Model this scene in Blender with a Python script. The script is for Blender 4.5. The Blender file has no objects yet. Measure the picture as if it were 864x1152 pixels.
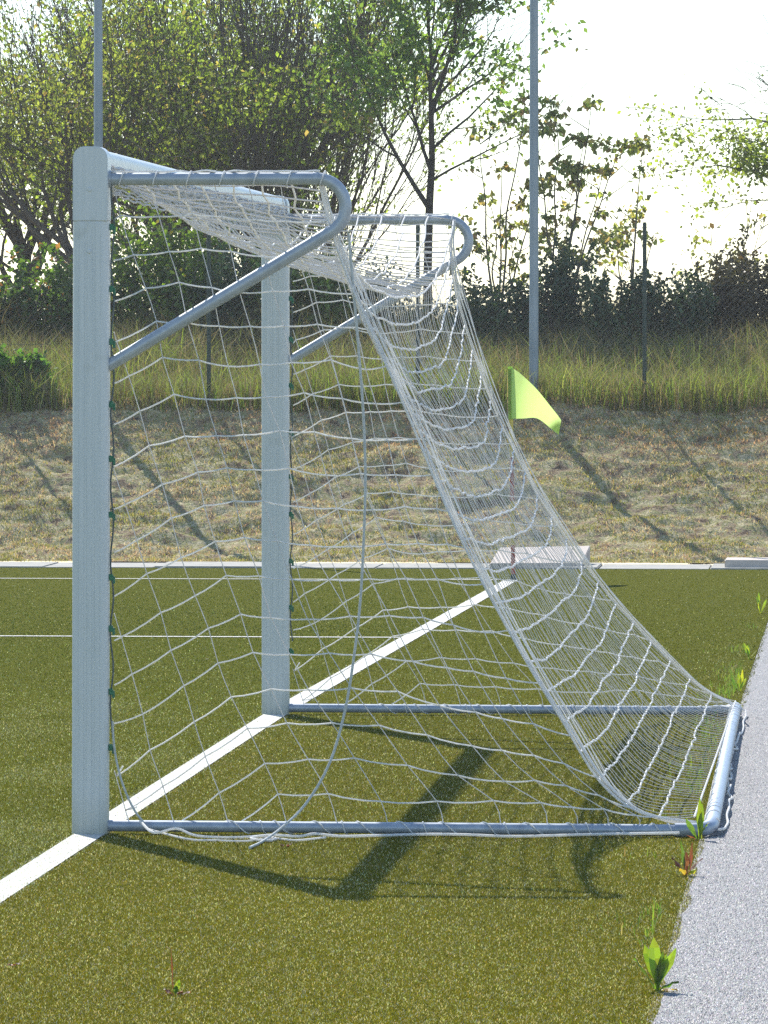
import bpy, math, random
import numpy as np
from mathutils import Vector, Matrix
R = math.radians
C = bpy.context.scene.collection
rng = np.random.default_rng(7)
random.seed(7)

# ------------------------------------------------------------------ camera
CAM = np.array([2.805, -22.25, 1.82]); F = 6765.0; HY = 389.0
PITCH = math.atan((576 - HY) / F); YAW = math.atan(.0767)
cd = bpy.data.cameras.new('camera'); cam = bpy.data.objects.new('camera', cd); C.objects.link(cam)
cam.location = CAM; cam.rotation_euler = (R(90) - PITCH, 0, YAW)
cd.sensor_fit = 'VERTICAL'; cd.sensor_height = 36; cd.lens = 36 * F / 1152
cd.clip_start = .5; cd.clip_end = 3000
bpy.context.scene.camera = cam
RM = np.array(Matrix.Rotation(YAW, 3, 'Z') @ Matrix.Rotation(R(90) - PITCH, 3, 'X'))

def ray(px, py):
    px = np.asarray(px, float); py = np.asarray(py, float)
    d = np.stack([(px - 432) / F, -(py - 576) / F, -np.ones_like(px + py)], -1)
    return d @ RM.T
def at(px, py, v):                      # point on the plane y = v
    d = ray(px, py); t = (v - CAM[1]) / d[..., 1]
    return CAM + d * t[..., None]

# ------------------------------------------------------------------ terrain profile
PV = np.array([-200, 8.75, 32.45, 32.66, 32.93, 33.96, 35.0, 36.6, 37.2, 44, 60, 90, 600.])
PZ = np.array([0, 0, 0, -.162, -.160, -.056, .247, .94, 1.24, 1.58, 1.72, 1.78, 1.7])
def gz(v):
    v = np.asarray(v, float)
    t = -.0075 * np.logaddexp(0, (v - 7.7) * 1.6) / 1.6
    return np.where(v <= 32.452, t, np.interp(v, PV, PZ))
def ground(px, py):                     # first hit of the pixel's ray with the terrain
    d = ray(px, py); n = d.shape[:-1]
    t = np.full(n, 10.0); hit = np.zeros(n, bool); out = np.full(n, np.nan)
    for s in np.arange(12, 72, .1):
        p = CAM + d * s
        below = (p[..., 2] < gz(p[..., 1])) & ~hit
        out = np.where(below, s - .05, out); hit |= below
    return CAM + d * out[..., None]

def turf_hit(px, py):                   # pixel ray against the cambered pitch
    d = ray(px, py); z = np.zeros(d.shape[:-1])
    for _ in range(8):
        t = (z - CAM[2]) / d[..., 2]; P = CAM + d * t[..., None]; v = P[..., 1]
        z = -.0075 * np.logaddexp(0, (np.minimum(v, 34) - 7.7) * 1.6) / 1.6
    return P

def vnoise(x, y, seed=0):               # smooth 2-D value noise, 0..1
    r = np.random.default_rng(seed).random((256, 256))
    xi = np.floor(x).astype(int); yi = np.floor(y).astype(int); fx = x - xi; fy = y - yi
    fx = fx * fx * (3 - 2 * fx); fy = fy * fy * (3 - 2 * fy)
    g = lambda a, b: r[a % 256, b % 256]
    return (g(xi, yi) * (1 - fx) + g(xi + 1, yi) * fx) * (1 - fy) + (g(xi, yi + 1) * (1 - fx) + g(xi + 1, yi + 1) * fx) * fy
def fbm(x, y, seed=0, o=4):
    s = 0; a = .5
    for k in range(o):
        s = s + a * vnoise(x * 2 ** k, y * 2 ** k, seed + k); a *= .5
    return s / (1 - .5 ** o)
def noise3(P, sc, seed):
    return (vnoise(P[:, 0] * sc + 50, P[:, 2] * sc + 50, seed) + vnoise(P[:, 1] * sc + 80, P[:, 2] * sc + 20, seed + 1) +
            vnoise(P[:, 0] * sc + 10, P[:, 1] * sc + 90, seed + 2)) / 3

# ------------------------------------------------------------------ materials
def mat(name): 
    m = bpy.data.materials.new(name); m.use_nodes = True
    return m, m.node_tree, m.node_tree.nodes['Principled BSDF']
def ramp(nt, fac, stops, interp='LINEAR'):
    r = nt.nodes.new('ShaderNodeValToRGB'); r.color_ramp.interpolation = interp
    e = r.color_ramp.elements
    while len(e) < len(stops): e.new(.5)
    for k, (p, c) in enumerate(stops):
        e[k].position = p; e[k].color = (*c, 1)
    nt.links.new(fac, r.inputs[0]); return r.outputs[0]
def noise(nt, scale, detail=4, stretch=(1, 1, 1), rough=.55):
    tc = nt.nodes.new('ShaderNodeTexCoord'); mp = nt.nodes.new('ShaderNodeMapping')
    mp.inputs['Scale'].default_value = stretch
    nt.links.new(tc.outputs['Object'], mp.inputs[0])
    n = nt.nodes.new('ShaderNodeTexNoise'); n.inputs['Scale'].default_value = scale
    n.inputs['Detail'].default_value = detail; n.inputs['Roughness'].default_value = rough
    nt.links.new(mp.outputs[0], n.inputs['Vector']); return n.outputs['Fac']
def mix(nt, f, a, b, mode='MIX'):
    m = nt.nodes.new('ShaderNodeMix'); m.data_type = 'RGBA'; m.blend_type = mode
    for s, v in ((m.inputs[0], f), (m.inputs[6], a), (m.inputs[7], b)):
        if isinstance(v, bpy.types.NodeSocket): nt.links.new(v, s)
        elif isinstance(v, (int, float)): s.default_value = v
        else: s.default_value = (*v, 1)
    return m.outputs[2]
def bump(nt, b, h, strength=.3, dist=.01):
    n = nt.nodes.new('ShaderNodeBump'); n.inputs['Strength'].default_value = strength
    n.inputs['Distance'].default_value = dist
    nt.links.new(h, n.inputs['Height']); nt.links.new(n.outputs[0], b.inputs['Normal'])
def simple(name, c1, c2, scale=20, rough=.5, metal=0, stretch=(1, 1, 1), bmp=.15, spec=.5):
    m, nt, b = mat(name)
    f = noise(nt, scale, 5, stretch)
    nt.links.new(ramp(nt, f, [(.3, c1), (.7, c2)]), b.inputs['Base Color'])
    b.inputs['Roughness'].default_value = rough; b.inputs['Metallic'].default_value = metal
    b.inputs['Specular IOR Level'].default_value = spec
    if bmp: bump(nt, b, f, bmp, .004)
    return m
def attr_mat(name, rough=.6, trans=0.0, spec=.3, tint=(1, 1, 1)):
    """per-blade / per-leaf colour; optional light coming through the leaf"""
    m, nt, b = mat(name)
    a = nt.nodes.new('ShaderNodeAttribute'); a.attribute_name = 'Col'
    nt.links.new(a.outputs['Color'], b.inputs['Base Color'])
    b.inputs['Roughness'].default_value = rough; b.inputs['Specular IOR Level'].default_value = spec
    if trans:
        t = nt.nodes.new('ShaderNodeBsdfTranslucent'); ms = nt.nodes.new('ShaderNodeMixShader')
        nt.links.new(mix(nt, 1.0, a.outputs['Color'], tint, 'MULTIPLY'), t.inputs['Color'])
        ms.inputs[0].default_value = trans
        nt.links.new(b.outputs[0], ms.inputs[1]); nt.links.new(t.outputs[0], ms.inputs[2])
        nt.links.new(ms.outputs[0], nt.nodes['Material Output'].inputs['Surface'])
    return m

M = {}
M['post'] = simple('white_painted_aluminium', (.56, .60, .60), (.63, .66, .655), 14, .4, 0, (6, 6, .25), 0)
nt = M['post'].node_tree; b = nt.nodes['Principled BSDF']; src = b.inputs['Base Color'].links[0].from_socket
sc1 = ramp(nt, noise(nt, 7, 6, (1, 1, 1), .7), [(.58, (1, 1, 1)), (.66, (.94, .94, .92)), (.74, (.84, .83, .80))])
tcz = nt.nodes.new('ShaderNodeTexCoord'); spz = nt.nodes.new('ShaderNodeSeparateXYZ'); nt.links.new(tcz.outputs['Object'], spz.inputs[0])
dirt = ramp(nt, spz.outputs['Z'], [(0, (.72, .70, .60)), (.05, (.86, .85, .78)), (.16, (1, 1, 1))])
nt.links.new(mix(nt, 1.0, mix(nt, 1.0, src, sc1, 'MULTIPLY'), dirt, 'MULTIPLY'), b.inputs['Base Color'])
M['tube'] = simple('galvanised_tube', (.33, .37, .41), (.45, .49, .52), 16, .42, .25, (1, 1, 1), 0)
M['base'] = simple('base_tube_galvanised', (.27, .32, .39), (.42, .47, .53), 25, .42, .25, (1, 1, 1), 0)
M['cord'] = simple('white_net_cord', (.78, .77, .74), (.90, .89, .86), 60, .7, 0, (1, 1, 1), .2, .2)
M['cord_thin'] = simple('grey_net_cord', (.70, .68, .65), (.86, .83, .80), 60, .75, 0, (1, 1, 1), .2, .2)
for k_ in ('cord', 'cord_thin'):          # nylon lets some light through
    nt = M[k_].node_tree; b = nt.nodes['Principled BSDF']; t = nt.nodes.new('ShaderNodeBsdfTranslucent'); ms = nt.nodes.new('ShaderNodeMixShader')
    t.inputs['Color'].default_value = (.92, .90, .86, 1) if k_ == 'cord' else (.74, .72, .69, 1); ms.inputs[0].default_value = .35
    nt.links.new(b.outputs[0], ms.inputs[1]); nt.links.new(t.outputs[0], ms.inputs[2]); nt.links.new(ms.outputs[0], nt.nodes['Material Output'].inputs['Surface'])
M['rope'] = simple('grey_hanging_rope', (.42, .44, .42), (.58, .60, .57), 90, .7, 0, (1, 1, 1), .3, .2)
M['darkrope'] = simple('dark_lacing_cord', (.05, .07, .07), (.14, .16, .15), 90, .7)
M['clip'] = simple('green_plastic_clip', (.01, .12, .06), (.02, .20, .10), 90, .4)
M['screw'] = simple('steel_screw', (.30, .31, .31), (.45, .46, .46), 90, .35, .8)
M['kerb'] = simple('kerb_concrete', (.24, .235, .21), (.40, .39, .35), 9, .9, 0, (1, 1, 1), .6)
M['slab'] = simple('bleached_slab_wood', (.42, .36, .31), (.56, .50, .44), 8, .85, 0, (1, 6, 1), .5)
M['bark'] = simple('bark', (.035, .028, .022), (.11, .09, .07), 14, .9, 0, (3, 3, .6), .8, .2)
M['barkl'] = simple('pale_bark', (.08, .065, .05), (.17, .145, .12), 14, .9, 0, (3, 3, .6), .6, .2)
M['poleg'] = simple('galvanised_mast', (.20, .25, .29), (.32, .37, .41), 6, .5, .3, (1, 1, .4), 0)
M['fence'] = simple('dark_green_fence_steel', (.012, .03, .022), (.03, .055, .04), 12, .5)
M['wire'] = simple('fence_wire', (.04, .07, .055), (.09, .12, .10), 12, .5)
M['leaf'] = attr_mat('leaves', .45, .58, .4, (1.7, 1.8, .6))
M['dark_leaf'] = attr_mat('evergreen_leaves', .5, .22, .3, (1.2, 1.4, .6))
M['grass'] = attr_mat('grass_blades', .6, .42, .25, (1.35, 1.4, .75))
M['hay'] = attr_mat('mown_grass', .75, .38, .15, (1.2, 1.08, .82))
M['fibre'] = attr_mat('turf_fibres', .7, .35, .03, (1.15, 1.15, .5))
M['grit'] = attr_mat('asphalt_chips', .6, 0, .5)

# turf sheet (fibre mat + sand between the fibres)
m, nt, b = mat('turf_mat')
f1 = noise(nt, 420, 2); f2 = noise(nt, 5, 5); f3 = noise(nt, 90, 3)
base = ramp(nt, f1, [(.32, (.052, .056, .011)), (.5, (.112, .113, .020)), (.62, (.155, .15, .030)), (.76, (.24, .23, .08))])
base = mix(nt, mix(nt, 1.0, f2, (1, 1, 1), 'MULTIPLY'), base, mix(nt, 1.0, base, (.72, .8, .7), 'MULTIPLY'))
nt.links.new(base, b.inputs['Base Color']); b.inputs['Roughness'].default_value = .9
b.inputs['Specular IOR Level'].default_value = 0
bump(nt, b, f3, .8, .008); M['turf'] = m
m, nt, b = mat('white_turf_line')
f1 = noise(nt, 300, 2)
nt.links.new(ramp(nt, f1, [(.3, (.40, .39, .33)), (.5, (.60, .59, .55)), (.8, (.68, .67, .63))]), b.inputs['Base Color'])
b.inputs['Roughness'].default_value = .7; bump(nt, b, f1, .6, .006); M['line'] = m
m, nt, b = mat('asphalt_path')
f1 = noise(nt, 150, 3, (1, 1, 1), .7); f2 = noise(nt, 1.3, 5); f3 = noise(nt, 38, 3)
a1 = ramp(nt, f1, [(.36, (.11, .11, .11)), (.46, (.19, .186, .182)), (.56, (.25, .243, .24)), (.68, (.36, .35, .345))])
a1 = mix(nt, f2, a1, mix(nt, 1.0, a1, (.82, .82, .84), 'MULTIPLY'))
nt.links.new(a1, b.inputs['Base Color']); b.inputs['Roughness'].default_value = .8
bump(nt, b, f3, 1.0, .01); M['path'] = m
m, nt, b = mat('bank_soil')
f1 = noise(nt, 9, 6); f2 = noise(nt, 60, 4); f3 = noise(nt, 1.2, 4)
s = ramp(nt, f1, [(.34, (.16, .11, .07)), (.45, (.36, .28, .17)), (.52, (.28, .27, .11)), (.6, (.50, .42, .27)), (.7, (.25, .27, .09))])
s = mix(nt, 1.0, s, ramp(nt, f2, [(.3, (.55, .55, .55)), (.65, (1.3, 1.3, 1.3))]), 'MULTIPLY')
nt.links.new(s, b.inputs['Base Color']); b.inputs['Roughness'].default_value = .95
b.inputs['Specular IOR Level'].default_value = .1
bump(nt, b, f2, .9, .02); M['bank'] = m
m, nt, b = mat('flag_cloth')
b.inputs['Base Color'].default_value = (.38, .80, .03, 1); b.inputs['Roughness'].default_value = .5
fw = noise(nt, 500, 2)
nt.links.new(ramp(nt, fw, [(.3, (.40, .66, .07)), (.7, (.48, .72, .13))]), b.inputs['Base Color'])
t = nt.nodes.new('ShaderNodeBsdfTranslucent'); t.inputs['Color'].default_value = (.62, .80, .26, 1)
ms = nt.nodes.new('ShaderNodeMixShader'); ms.inputs[0].default_value = .6
nt.links.new(b.outputs[0], ms.inputs[1]); nt.links.new(t.outputs[0], ms.inputs[2])
nt.links.new(ms.outputs[0], nt.nodes['Material Output'].inputs['Surface']); M['flag'] = m
m, nt, b = mat('flag_pole_rings')
tc = nt.nodes.new('ShaderNodeTexCoord'); sp = nt.nodes.new('ShaderNodeSeparateXYZ'); nt.links.new(tc.outputs['Object'], sp.inputs[0])
mm = nt.nodes.new('ShaderNodeMath'); mm.operation = 'MULTIPLY_ADD'; mm.inputs[1].default_value = 1.35; mm.inputs[2].default_value = .1
nt.links.new(sp.outputs['Z'], mm.inputs[0])
m2 = nt.nodes.new('ShaderNodeMath'); m2.operation = 'FRACT'; nt.links.new(mm.outputs[0], m2.inputs[0])
nt.links.new(ramp(nt, m2.outputs[0], [(0, (.36, .06, .04)), (.5, (.62, .46, .08))], 'CONSTANT'), b.inputs['Base Color'])
b.inputs['Roughness'].default_value = .4; M['ring'] = m

# ------------------------------------------------------------------ mesh helpers
class MB:
    def __init__(s): s.v = []; s.f = []; s.sm = True
    def add(s, vs, fs):
        n = len(s.v); s.v += [tuple(p) for p in vs]; s.f += [tuple(i + n for i in f) for f in fs]; return s
    def tube(s, pts, r, sides=8, caps=True):
        P = [Vector(p) for p in pts]; n = len(P)
        rr = r if hasattr(r, '__len__') else [r] * n
        T = [(P[min(i + 1, n - 1)] - P[max(i - 1, 0)]).normalized() for i in range(n)]
        up = Vector((0, 0, 1)) if abs(T[0].z) < .9 else Vector((1, 0, 0))
        N = T[0].cross(up).normalized(); vs = []
        for i in range(n):
            N = (N - T[i] * N.dot(T[i])); N = N.normalized() if N.length > 1e-6 else T[i].orthogonal().normalized()
            B = T[i].cross(N)
            for k in range(sides):
                a = 2 * math.pi * k / sides
                vs.append(P[i] + (N * math.cos(a) + B * math.sin(a)) * rr[i])
        fs = [(i * sides + k, i * sides + (k + 1) % sides, (i + 1) * sides + (k + 1) % sides, (i + 1) * sides + k)
              for i in range(n - 1) for k in range(sides)]
        if caps: fs += [tuple(range(sides))[::-1], tuple((n - 1) * sides + k for k in range(sides))]
        return s.add(vs, fs)
    def prism(s, outline, a, b, axis):          # outline of (p, q) extruded a..b along axis
        def P(p, q, w): return {'x': (w, p, q), 'y': (p, w, q), 'z': (p, q, w)}[axis]
        n = len(outline)
        vs = [P(p, q, a) for p, q in outline] + [P(p, q, b) for p, q in outline]
        fs = [tuple(range(n)), tuple(range(n, 2 * n))[::-1]] + [(i, i + n, (i + 1) % n + n, (i + 1) % n) for i in range(n)]
        return s.add(vs, fs)
    def box(s, x0, x1, y0, y1, z0, z1):
        return s.prism([(x0, y0), (x1, y0), (x1, y1), (x0, y1)], z0, z1, 'z')
    def build(s, name, m, parent=None, smooth=True, bevel=0):
        me = bpy.data.meshes.new(name); me.from_pydata(s.v, [], s.f); me.update()
        o = bpy.data.objects.new(name, me); C.objects.link(o); me.materials.append(m)
        import bmesh
        bm = bmesh.new(); bm.from_mesh(me); bmesh.ops.recalc_face_normals(bm, faces=bm.faces)
        if bevel: bmesh.ops.bevel(bm, geom=bm.edges[:], offset=bevel, segments=2, affect='EDGES')
        bm.to_mesh(me); bm.free()
        if smooth:
            me.polygons.foreach_set('use_smooth', [True] * len(me.polygons))
            me.set_sharp_from_angle(angle=R(40))
        if parent: o.parent = parent
        return o
def fast_mesh(name, V, k, m, cols=None, parent=None, faces=None):
    """V: (n*k,3) verts, k-gons in order (or explicit per-item faces), cols (n,3) one per item"""
    V = np.asarray(V, np.float32); n = len(V) // k
    me = bpy.data.meshes.new(name); me.vertices.add(len(V)); me.vertices.foreach_set('co', V.ravel())
    if faces is None: faces = [tuple(range(k))]
    idx = []; starts = []; tot = 0
    per = sum(len(f) for f in faces)
    loc = np.concatenate([np.array(f) for f in faces])
    L = (np.arange(n)[:, None] * k + loc[None]).ravel()
    st = np.cumsum([0] + [len(f) for f in faces[:-1]])
    S = (np.arange(n)[:, None] * per + st[None]).ravel()
    me.loops.add(len(L)); me.loops.foreach_set('vertex_index', L.astype(np.int32))
    me.polygons.add(len(S)); me.polygons.foreach_set('loop_start', S.astype(np.int32))
    me.update(calc_edges=True); me.validate()
    if cols is not None:
        a = me.color_attributes.new('Col', 'FLOAT_COLOR', 'POINT')
        cc = np.ones((len(V), 4), np.float32); cc[:, :3] = np.repeat(cols, k, 0)
        a.data.foreach_set('color', cc.ravel())
    o = bpy.data.objects.new(name, me); C.objects.link(o); me.materials.append(m)
    if parent: o.parent = parent
    return o
def cr(P, n=3):                         # light Catmull-Rom refinement
    P = np.array(P, float); 
    if len(P) < 3: return P
    Q = np.vstack([2 * P[0] - P[1], P, 2 * P[-1] - P[-2]]); out = []
    for i in range(1, len(Q) - 2):
        for k in range(n):
            t = k / n
            out.append(.5 * ((2 * Q[i]) + (-Q[i - 1] + Q[i + 1]) * t + (2 * Q[i - 1] - 5 * Q[i] + 4 * Q[i + 1] - Q[i + 2]) * t * t + (-Q[i - 1] + 3 * Q[i] - 3 * Q[i + 1] + Q[i + 2]) * t ** 3))
    out.append(P[-1]); return np.array(out)
def tag(o, label=None, cat=None, group=None, kind=None):
    if label: o['label'] = label
    if cat: o['category'] = cat
    if group: o['group'] = group
    if kind: o['kind'] = kind
    return o
def empty(name, loc=(0, 0, 0)):
    o = bpy.data.objects.new(name, None); C.objects.link(o); o.location = loc; o.empty_display_size = .2
    return o
def sheet(name, us, vs, zf, m):
    U, W = np.meshgrid(us, vs); Z = zf(U, W)
    V = np.stack([U, W, Z], -1).reshape(-1, 3); nu = len(us); nv = len(vs)
    i = (np.arange(nv - 1)[:, None] * nu + np.arange(nu - 1)[None]).ravel()
    Fc = np.stack([i, i + 1, i + nu + 1, i + nu], -1)
    me = bpy.data.meshes.new(name); me.from_pydata(V.tolist(), [], Fc.tolist()); me.update()
    me.polygons.foreach_set('use_smooth', [True] * len(me.polygons))
    o = bpy.data.objects.new(name, me); C.objects.link(o); me.materials.append(m); return o

def blades(P, h, w, lean=.5, bend=.3, wide_dir=None):
    """2-segment tapered blades: (n*5,3) verts"""
    n = len(P); a = rng.random(n) * 2 * np.pi; la = rng.random(n) * 2 * np.pi
    side = np.stack([np.cos(a), np.sin(a), np.zeros(n)], -1)
    ln = np.stack([np.cos(la), np.sin(la), np.zeros(n)], -1) * (rng.random(n) * lean)[:, None]
    up = np.array([0, 0, 1.]); h = h[:, None]; w = np.asarray(w).reshape(-1, 1)
    m = P + (up * .55 + ln * .35) * h
    t = P + (up * 1.0 * (1 - .2 * lean) + ln * (1 + bend)) * h
    V = np.stack([P - side * w, P + side * w, m + side * w * .7, t, m - side * w * .7], 1)
    return V.reshape(-1, 3)
BF = [(0, 1, 2, 4), (4, 2, 3)]
def pick(n, cols, var=.25, w=None):
    cols = np.array(cols); i = rng.choice(len(cols), n, p=w)
    return np.clip(cols[i] * (1 + var * rng.normal(0, 1, (n, 1))) * (1 + .08 * rng.normal(0, 1, (n, 3))), .003, .9)

# ------------------------------------------------------------------ SETTING: sheets
EDGE = 2.275
EDN = lambda v: .012 * np.sin(v * 3.1) + .02 * (fbm(v * 2.3, v * 0 + 3, 5) - .5)
base = sheet('ground', np.array([-250, -60, 60, 250.]), np.array([-120, -30, 32.9, 33.0]), lambda u, v: u * 0 - .62, M['bank']); tag(base, kind='structure')
vs = np.concatenate([[-60, -22], np.arange(-20, 32.5, .5), [32.45]]); vs = np.unique(np.minimum(vs, 32.45))
turf = sheet('artificial_turf', np.concatenate([[-75], np.linspace(-10, 2.272, 8)]), vs, lambda u, v: gz(v), M['turf']); tag(turf, kind='structure')
path = sheet('asphalt_path', np.array([2.274, 4, 9.]), vs, lambda u, v: gz(v) + .0 * u, M['path']); tag(path, kind='structure')
# bank and rough field
us = np.concatenate([[-250, -100, -60, -25], np.arange(-9, 9, .05), [25, 60, 100, 250]])
vv = np.concatenate([np.arange(32.662, 37.6, .045), np.arange(38, 60, 1.0), [70, 90, 150, 250]])
def bankz(u, v):
    z = np.interp(v, PV, PZ)
    k = np.clip((v - 32.75) / .4, 0, 1)
    z = z + k * (.20 * (fbm(u * 1.3, v * 2.6, 11, 4) - .5) + .09 * (fbm(u * 6, v * 9, 31, 3) - .5))
    crest = np.exp(-((v - 36.9) / .25) ** 2)
    return z + crest * .06 * (fbm(u * 3, v * 2, 77, 3) - .3)
bank = sheet('grass_bank', us, vv, bankz, M['bank']); tag(bank, kind='structure')

# line sheets: laid 4 mm above
def flatline(name, u0, u1, v0, v1, n=40):
    o = sheet(name, np.linspace(u0, u1, 2 if abs(u1 - u0) < 1 else n), np.linspace(v0, v1, 2 if abs(v1 - v0) < 1 else 120), lambda u, v: gz(v) + .004, M['line'])
    tag(o, kind='structure'); return o
g716 = ground(200, 716.5); g652 = ground(200, 652.5)
V716, V652 = float(g716[1]), 28.34
flatline('goal_line', -.055, .06, -14, 28.36)
flatline('field_line', -40, -.06, V716 - .05, V716 + .05)
flatline('touch_line', -40, -.06, V652 - .05, V652 + .05)
def is_line(u, v):
    j = .011 * rng.normal(0, 1, u.shape); jv = .012 * rng.normal(0, 1, u.shape)
    L = (np.abs(u + j) < .060) & (v < 28.4)
    L |= (np.abs(v + jv - V716) < .05) & (u < 0)
    L |= (np.abs(v + jv - V652) < .05) & (u < 0)
    return L & (rng.random(u.shape) > .06 + .25 * np.clip(fbm(u * 3, v * 1.3, 88, 3) - .55, 0, 1))

# turf fibres
N = 800000
px = rng.uniform(-60, 900, N); py = 637 + (1175 - 637) * rng.random(N) ** .88
G = turf_hit(px, py)
G[:, 0] += rng.uniform(-.05, .05, len(G)); G[:, 1] += rng.uniform(-.25, .25, len(G))
G = G[(G[:, 1] < 31.54 + .03 * rng.normal(0, 1, len(G))) & (G[:, 0] < EDGE + .012 + np.abs(EDN(G[:, 1]))) & (G[:, 1] > -9)]
G[:, 2] = gz(G[:, 1]) - .002
ln = is_line(G[:, 0], G[:, 1])
n = len(G)
dist = np.linalg.norm(G - CAM, axis=1)
patch = fbm(G[:, 0] * .9, G[:, 1] * .35, 3)
ca = pick(n, [(.130, .132, .010), (.165, .155, .014), (.19, .175, .026), (.095, .100, .008), (.48, .46, .30)], .13, [.31, .27, .18, .12, .12])
ca *= (.82 + .36 * patch)[:, None]
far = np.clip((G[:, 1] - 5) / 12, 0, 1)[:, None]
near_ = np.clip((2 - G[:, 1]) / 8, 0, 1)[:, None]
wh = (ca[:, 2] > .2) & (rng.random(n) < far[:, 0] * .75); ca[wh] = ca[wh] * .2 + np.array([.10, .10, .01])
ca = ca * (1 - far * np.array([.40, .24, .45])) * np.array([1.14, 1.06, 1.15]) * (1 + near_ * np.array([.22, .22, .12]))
ca[G[:, 0] < 0] *= np.array([.80, .93, .85])
pitch_dark = (G[:, 1] > V716) & (G[:, 0] < 0); ca[pitch_dark] *= np.array([.80, .86, .85])
worn = np.clip((fbm(G[:, 0] * 1.1 + 4, G[:, 1] * .5, 44, 4) - .5) * 5, 0, 1) * (G[:, 0] < -.1) * (G[:, 1] < 9); ww = rng.random(n) < worn * .3; ca[ww] = pick(int(ww.sum()), [(.46, .45, .33), (.34, .33, .2)], .12)
sp_k = (rng.random(n) < .055 - .03 * far[:, 0]); ca[sp_k] = pick(int(sp_k.sum()), [(.72, .70, .52), (.55, .53, .38)], .15)
ca[ln] = pick(int(ln.sum()), [(.66, .65, .60), (.54, .53, .47)], .10)
hh = rng.uniform(.007, .014, n); hh[ln] *= 1.0
w = rng.uniform(.0009, .0017, n) * np.clip(dist / 22, 1, 1.8)
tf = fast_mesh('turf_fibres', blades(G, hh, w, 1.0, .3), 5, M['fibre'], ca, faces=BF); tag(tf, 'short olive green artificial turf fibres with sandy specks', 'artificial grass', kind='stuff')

# asphalt chips
N = 150000
px = rng.uniform(700, 960, N); py = rng.uniform(640, 1180, N)
G = turf_hit(px, py)
G[:, 1] += rng.uniform(-.3, .3, len(G))
G = G[(G[:, 0] > EDGE + EDN(G[:, 1]) + .01 + .03 * rng.random(len(G)) ** 3) & (G[:, 1] < 32.4)]
G[:, 2] = gz(G[:, 1]); n = len(G)
s = rng.uniform(.0012, .0032, n)[:, None]; a = rng.random(n) * 6.28
d = [np.stack([np.cos(a + k * 2.094), np.sin(a + k * 2.094), np.zeros(n)], -1) * s for k in range(3)]
V = np.stack([G + d[0], G + d[1], G + d[2], G + np.array([0, 0, 1.]) * s * 1.3 + d[0] * .2], 1).reshape(-1, 3)
grit = fast_mesh('asphalt_chips', V, 4, M['grit'], pick(n, [(.38, .37, .36), (.29, .283, .278), (.54, .527, .513), (.12, .12, .12)], .12, [.38, .32, .2, .10]), faces=[(0, 1, 3), (1, 2, 3), (2, 0, 3)])
tag(grit, 'pale grey stone chips of the asphalt path surface', 'asphalt chips', kind='stuff')

# kerb along the far side, in stones
mb = MB()
for k in range(40):
    x0 = -20.4 + k * 1.0
    mb.box(x0 + .004, x0 + .996, 31.52, 32.68, -.4, -.168 + .006 * math.sin(k * 2.3))
tag(mb.build('kerb', M['kerb'], bevel=.008), kind='structure')

# mown bank grass: straw and green blades lying every way
N = 170000
u = rng.uniform(-8, 8, N); v = rng.uniform(32.68, 37.35, N)
clump = fbm(u * 2.4, v * 3.2, 21, 4); keep = rng.random(N) < np.clip((clump - .28) * 3.2 + np.clip((v - 36) * 1.2, 0, .8), .12, 1); u, v, clump = u[keep], v[keep], clump[keep]; n = len(u)
P = np.stack([u, v, bankz(u, v) - .005], -1)
straw = fbm(u * 1.3 + 9, v * 1.9, 51, 4) + .12 * rng.normal(0, 1, n) + .12 * np.clip((v - 36.2), 0, 1) - .05
cs = pick(n, [(.48, .38, .19), (.58, .47, .27), (.34, .24, .14), (.64, .54, .35)], .2)
cg = pick(n, [(.25, .26, .05), (.32, .31, .075), (.18, .20, .04), (.38, .35, .11)], .2)
cc = np.where((straw > .47)[:, None], cs, cg) * 1.18
cr0 = np.clip((v - 36.1) / .5, 0, 1)[:, None] * np.clip((fbm(u * 2, v * 2, 14, 3)[:, None] - .3) * 3, 0, 1); cc = np.clip(cc * (1 - cr0 * np.array([.05, .22, .28])), 0, .85)
hg = rng.uniform(.015, .055, n) * (.6 + .9 * clump)
hay = fast_mesh('mown_bank_grass', blades(P, hg, rng.uniform(.002, .005, n), 1.6, .6), 5, M['hay'], cc, faces=BF)
tag(hay, 'mown straw coloured and green grass covering the bank', 'grass', kind='stuff')

# tall rough grass behind the fence line
N = 140000
u = rng.uniform(-9, 9, N); v = 37.05 + rng.random(N) ** 1.3 * 8.5
P = np.stack([u, v, np.interp(v, PV, PZ) - .01], -1)
pn = fbm(u * .9, v * .5, 91, 4)
bright = np.clip(1.2 - (v - 37) * .28, 0, 1) * (pn + .25) + .25 * np.clip((u - 2.2) / 3, 0, 1)
cgr = pick(N, [(.20, .26, .045), (.27, .33, .06), (.14, .19, .03), (.33, .36, .10)], .22)
cbr = pick(N, [(.18, .145, .095), (.27, .215, .15), (.13, .11, .06), (.15, .16, .05)], .22)
cc = np.where((rng.random(N) < bright * .62)[:, None], cgr, cbr)
hg = rng.uniform(.18, .52, N) * (.45 + .9 * pn) * (1 + .26 * np.clip(v - 38, 0, 4))
tall = fast_mesh('tall_grass', blades(P, hg, rng.uniform(.0025, .006, N), .55, .5), 5, M['grass'], cc, faces=BF)
tag(tall, 'tall rough green and brown grass behind the wire fence', 'grass', kind='stuff')

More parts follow.
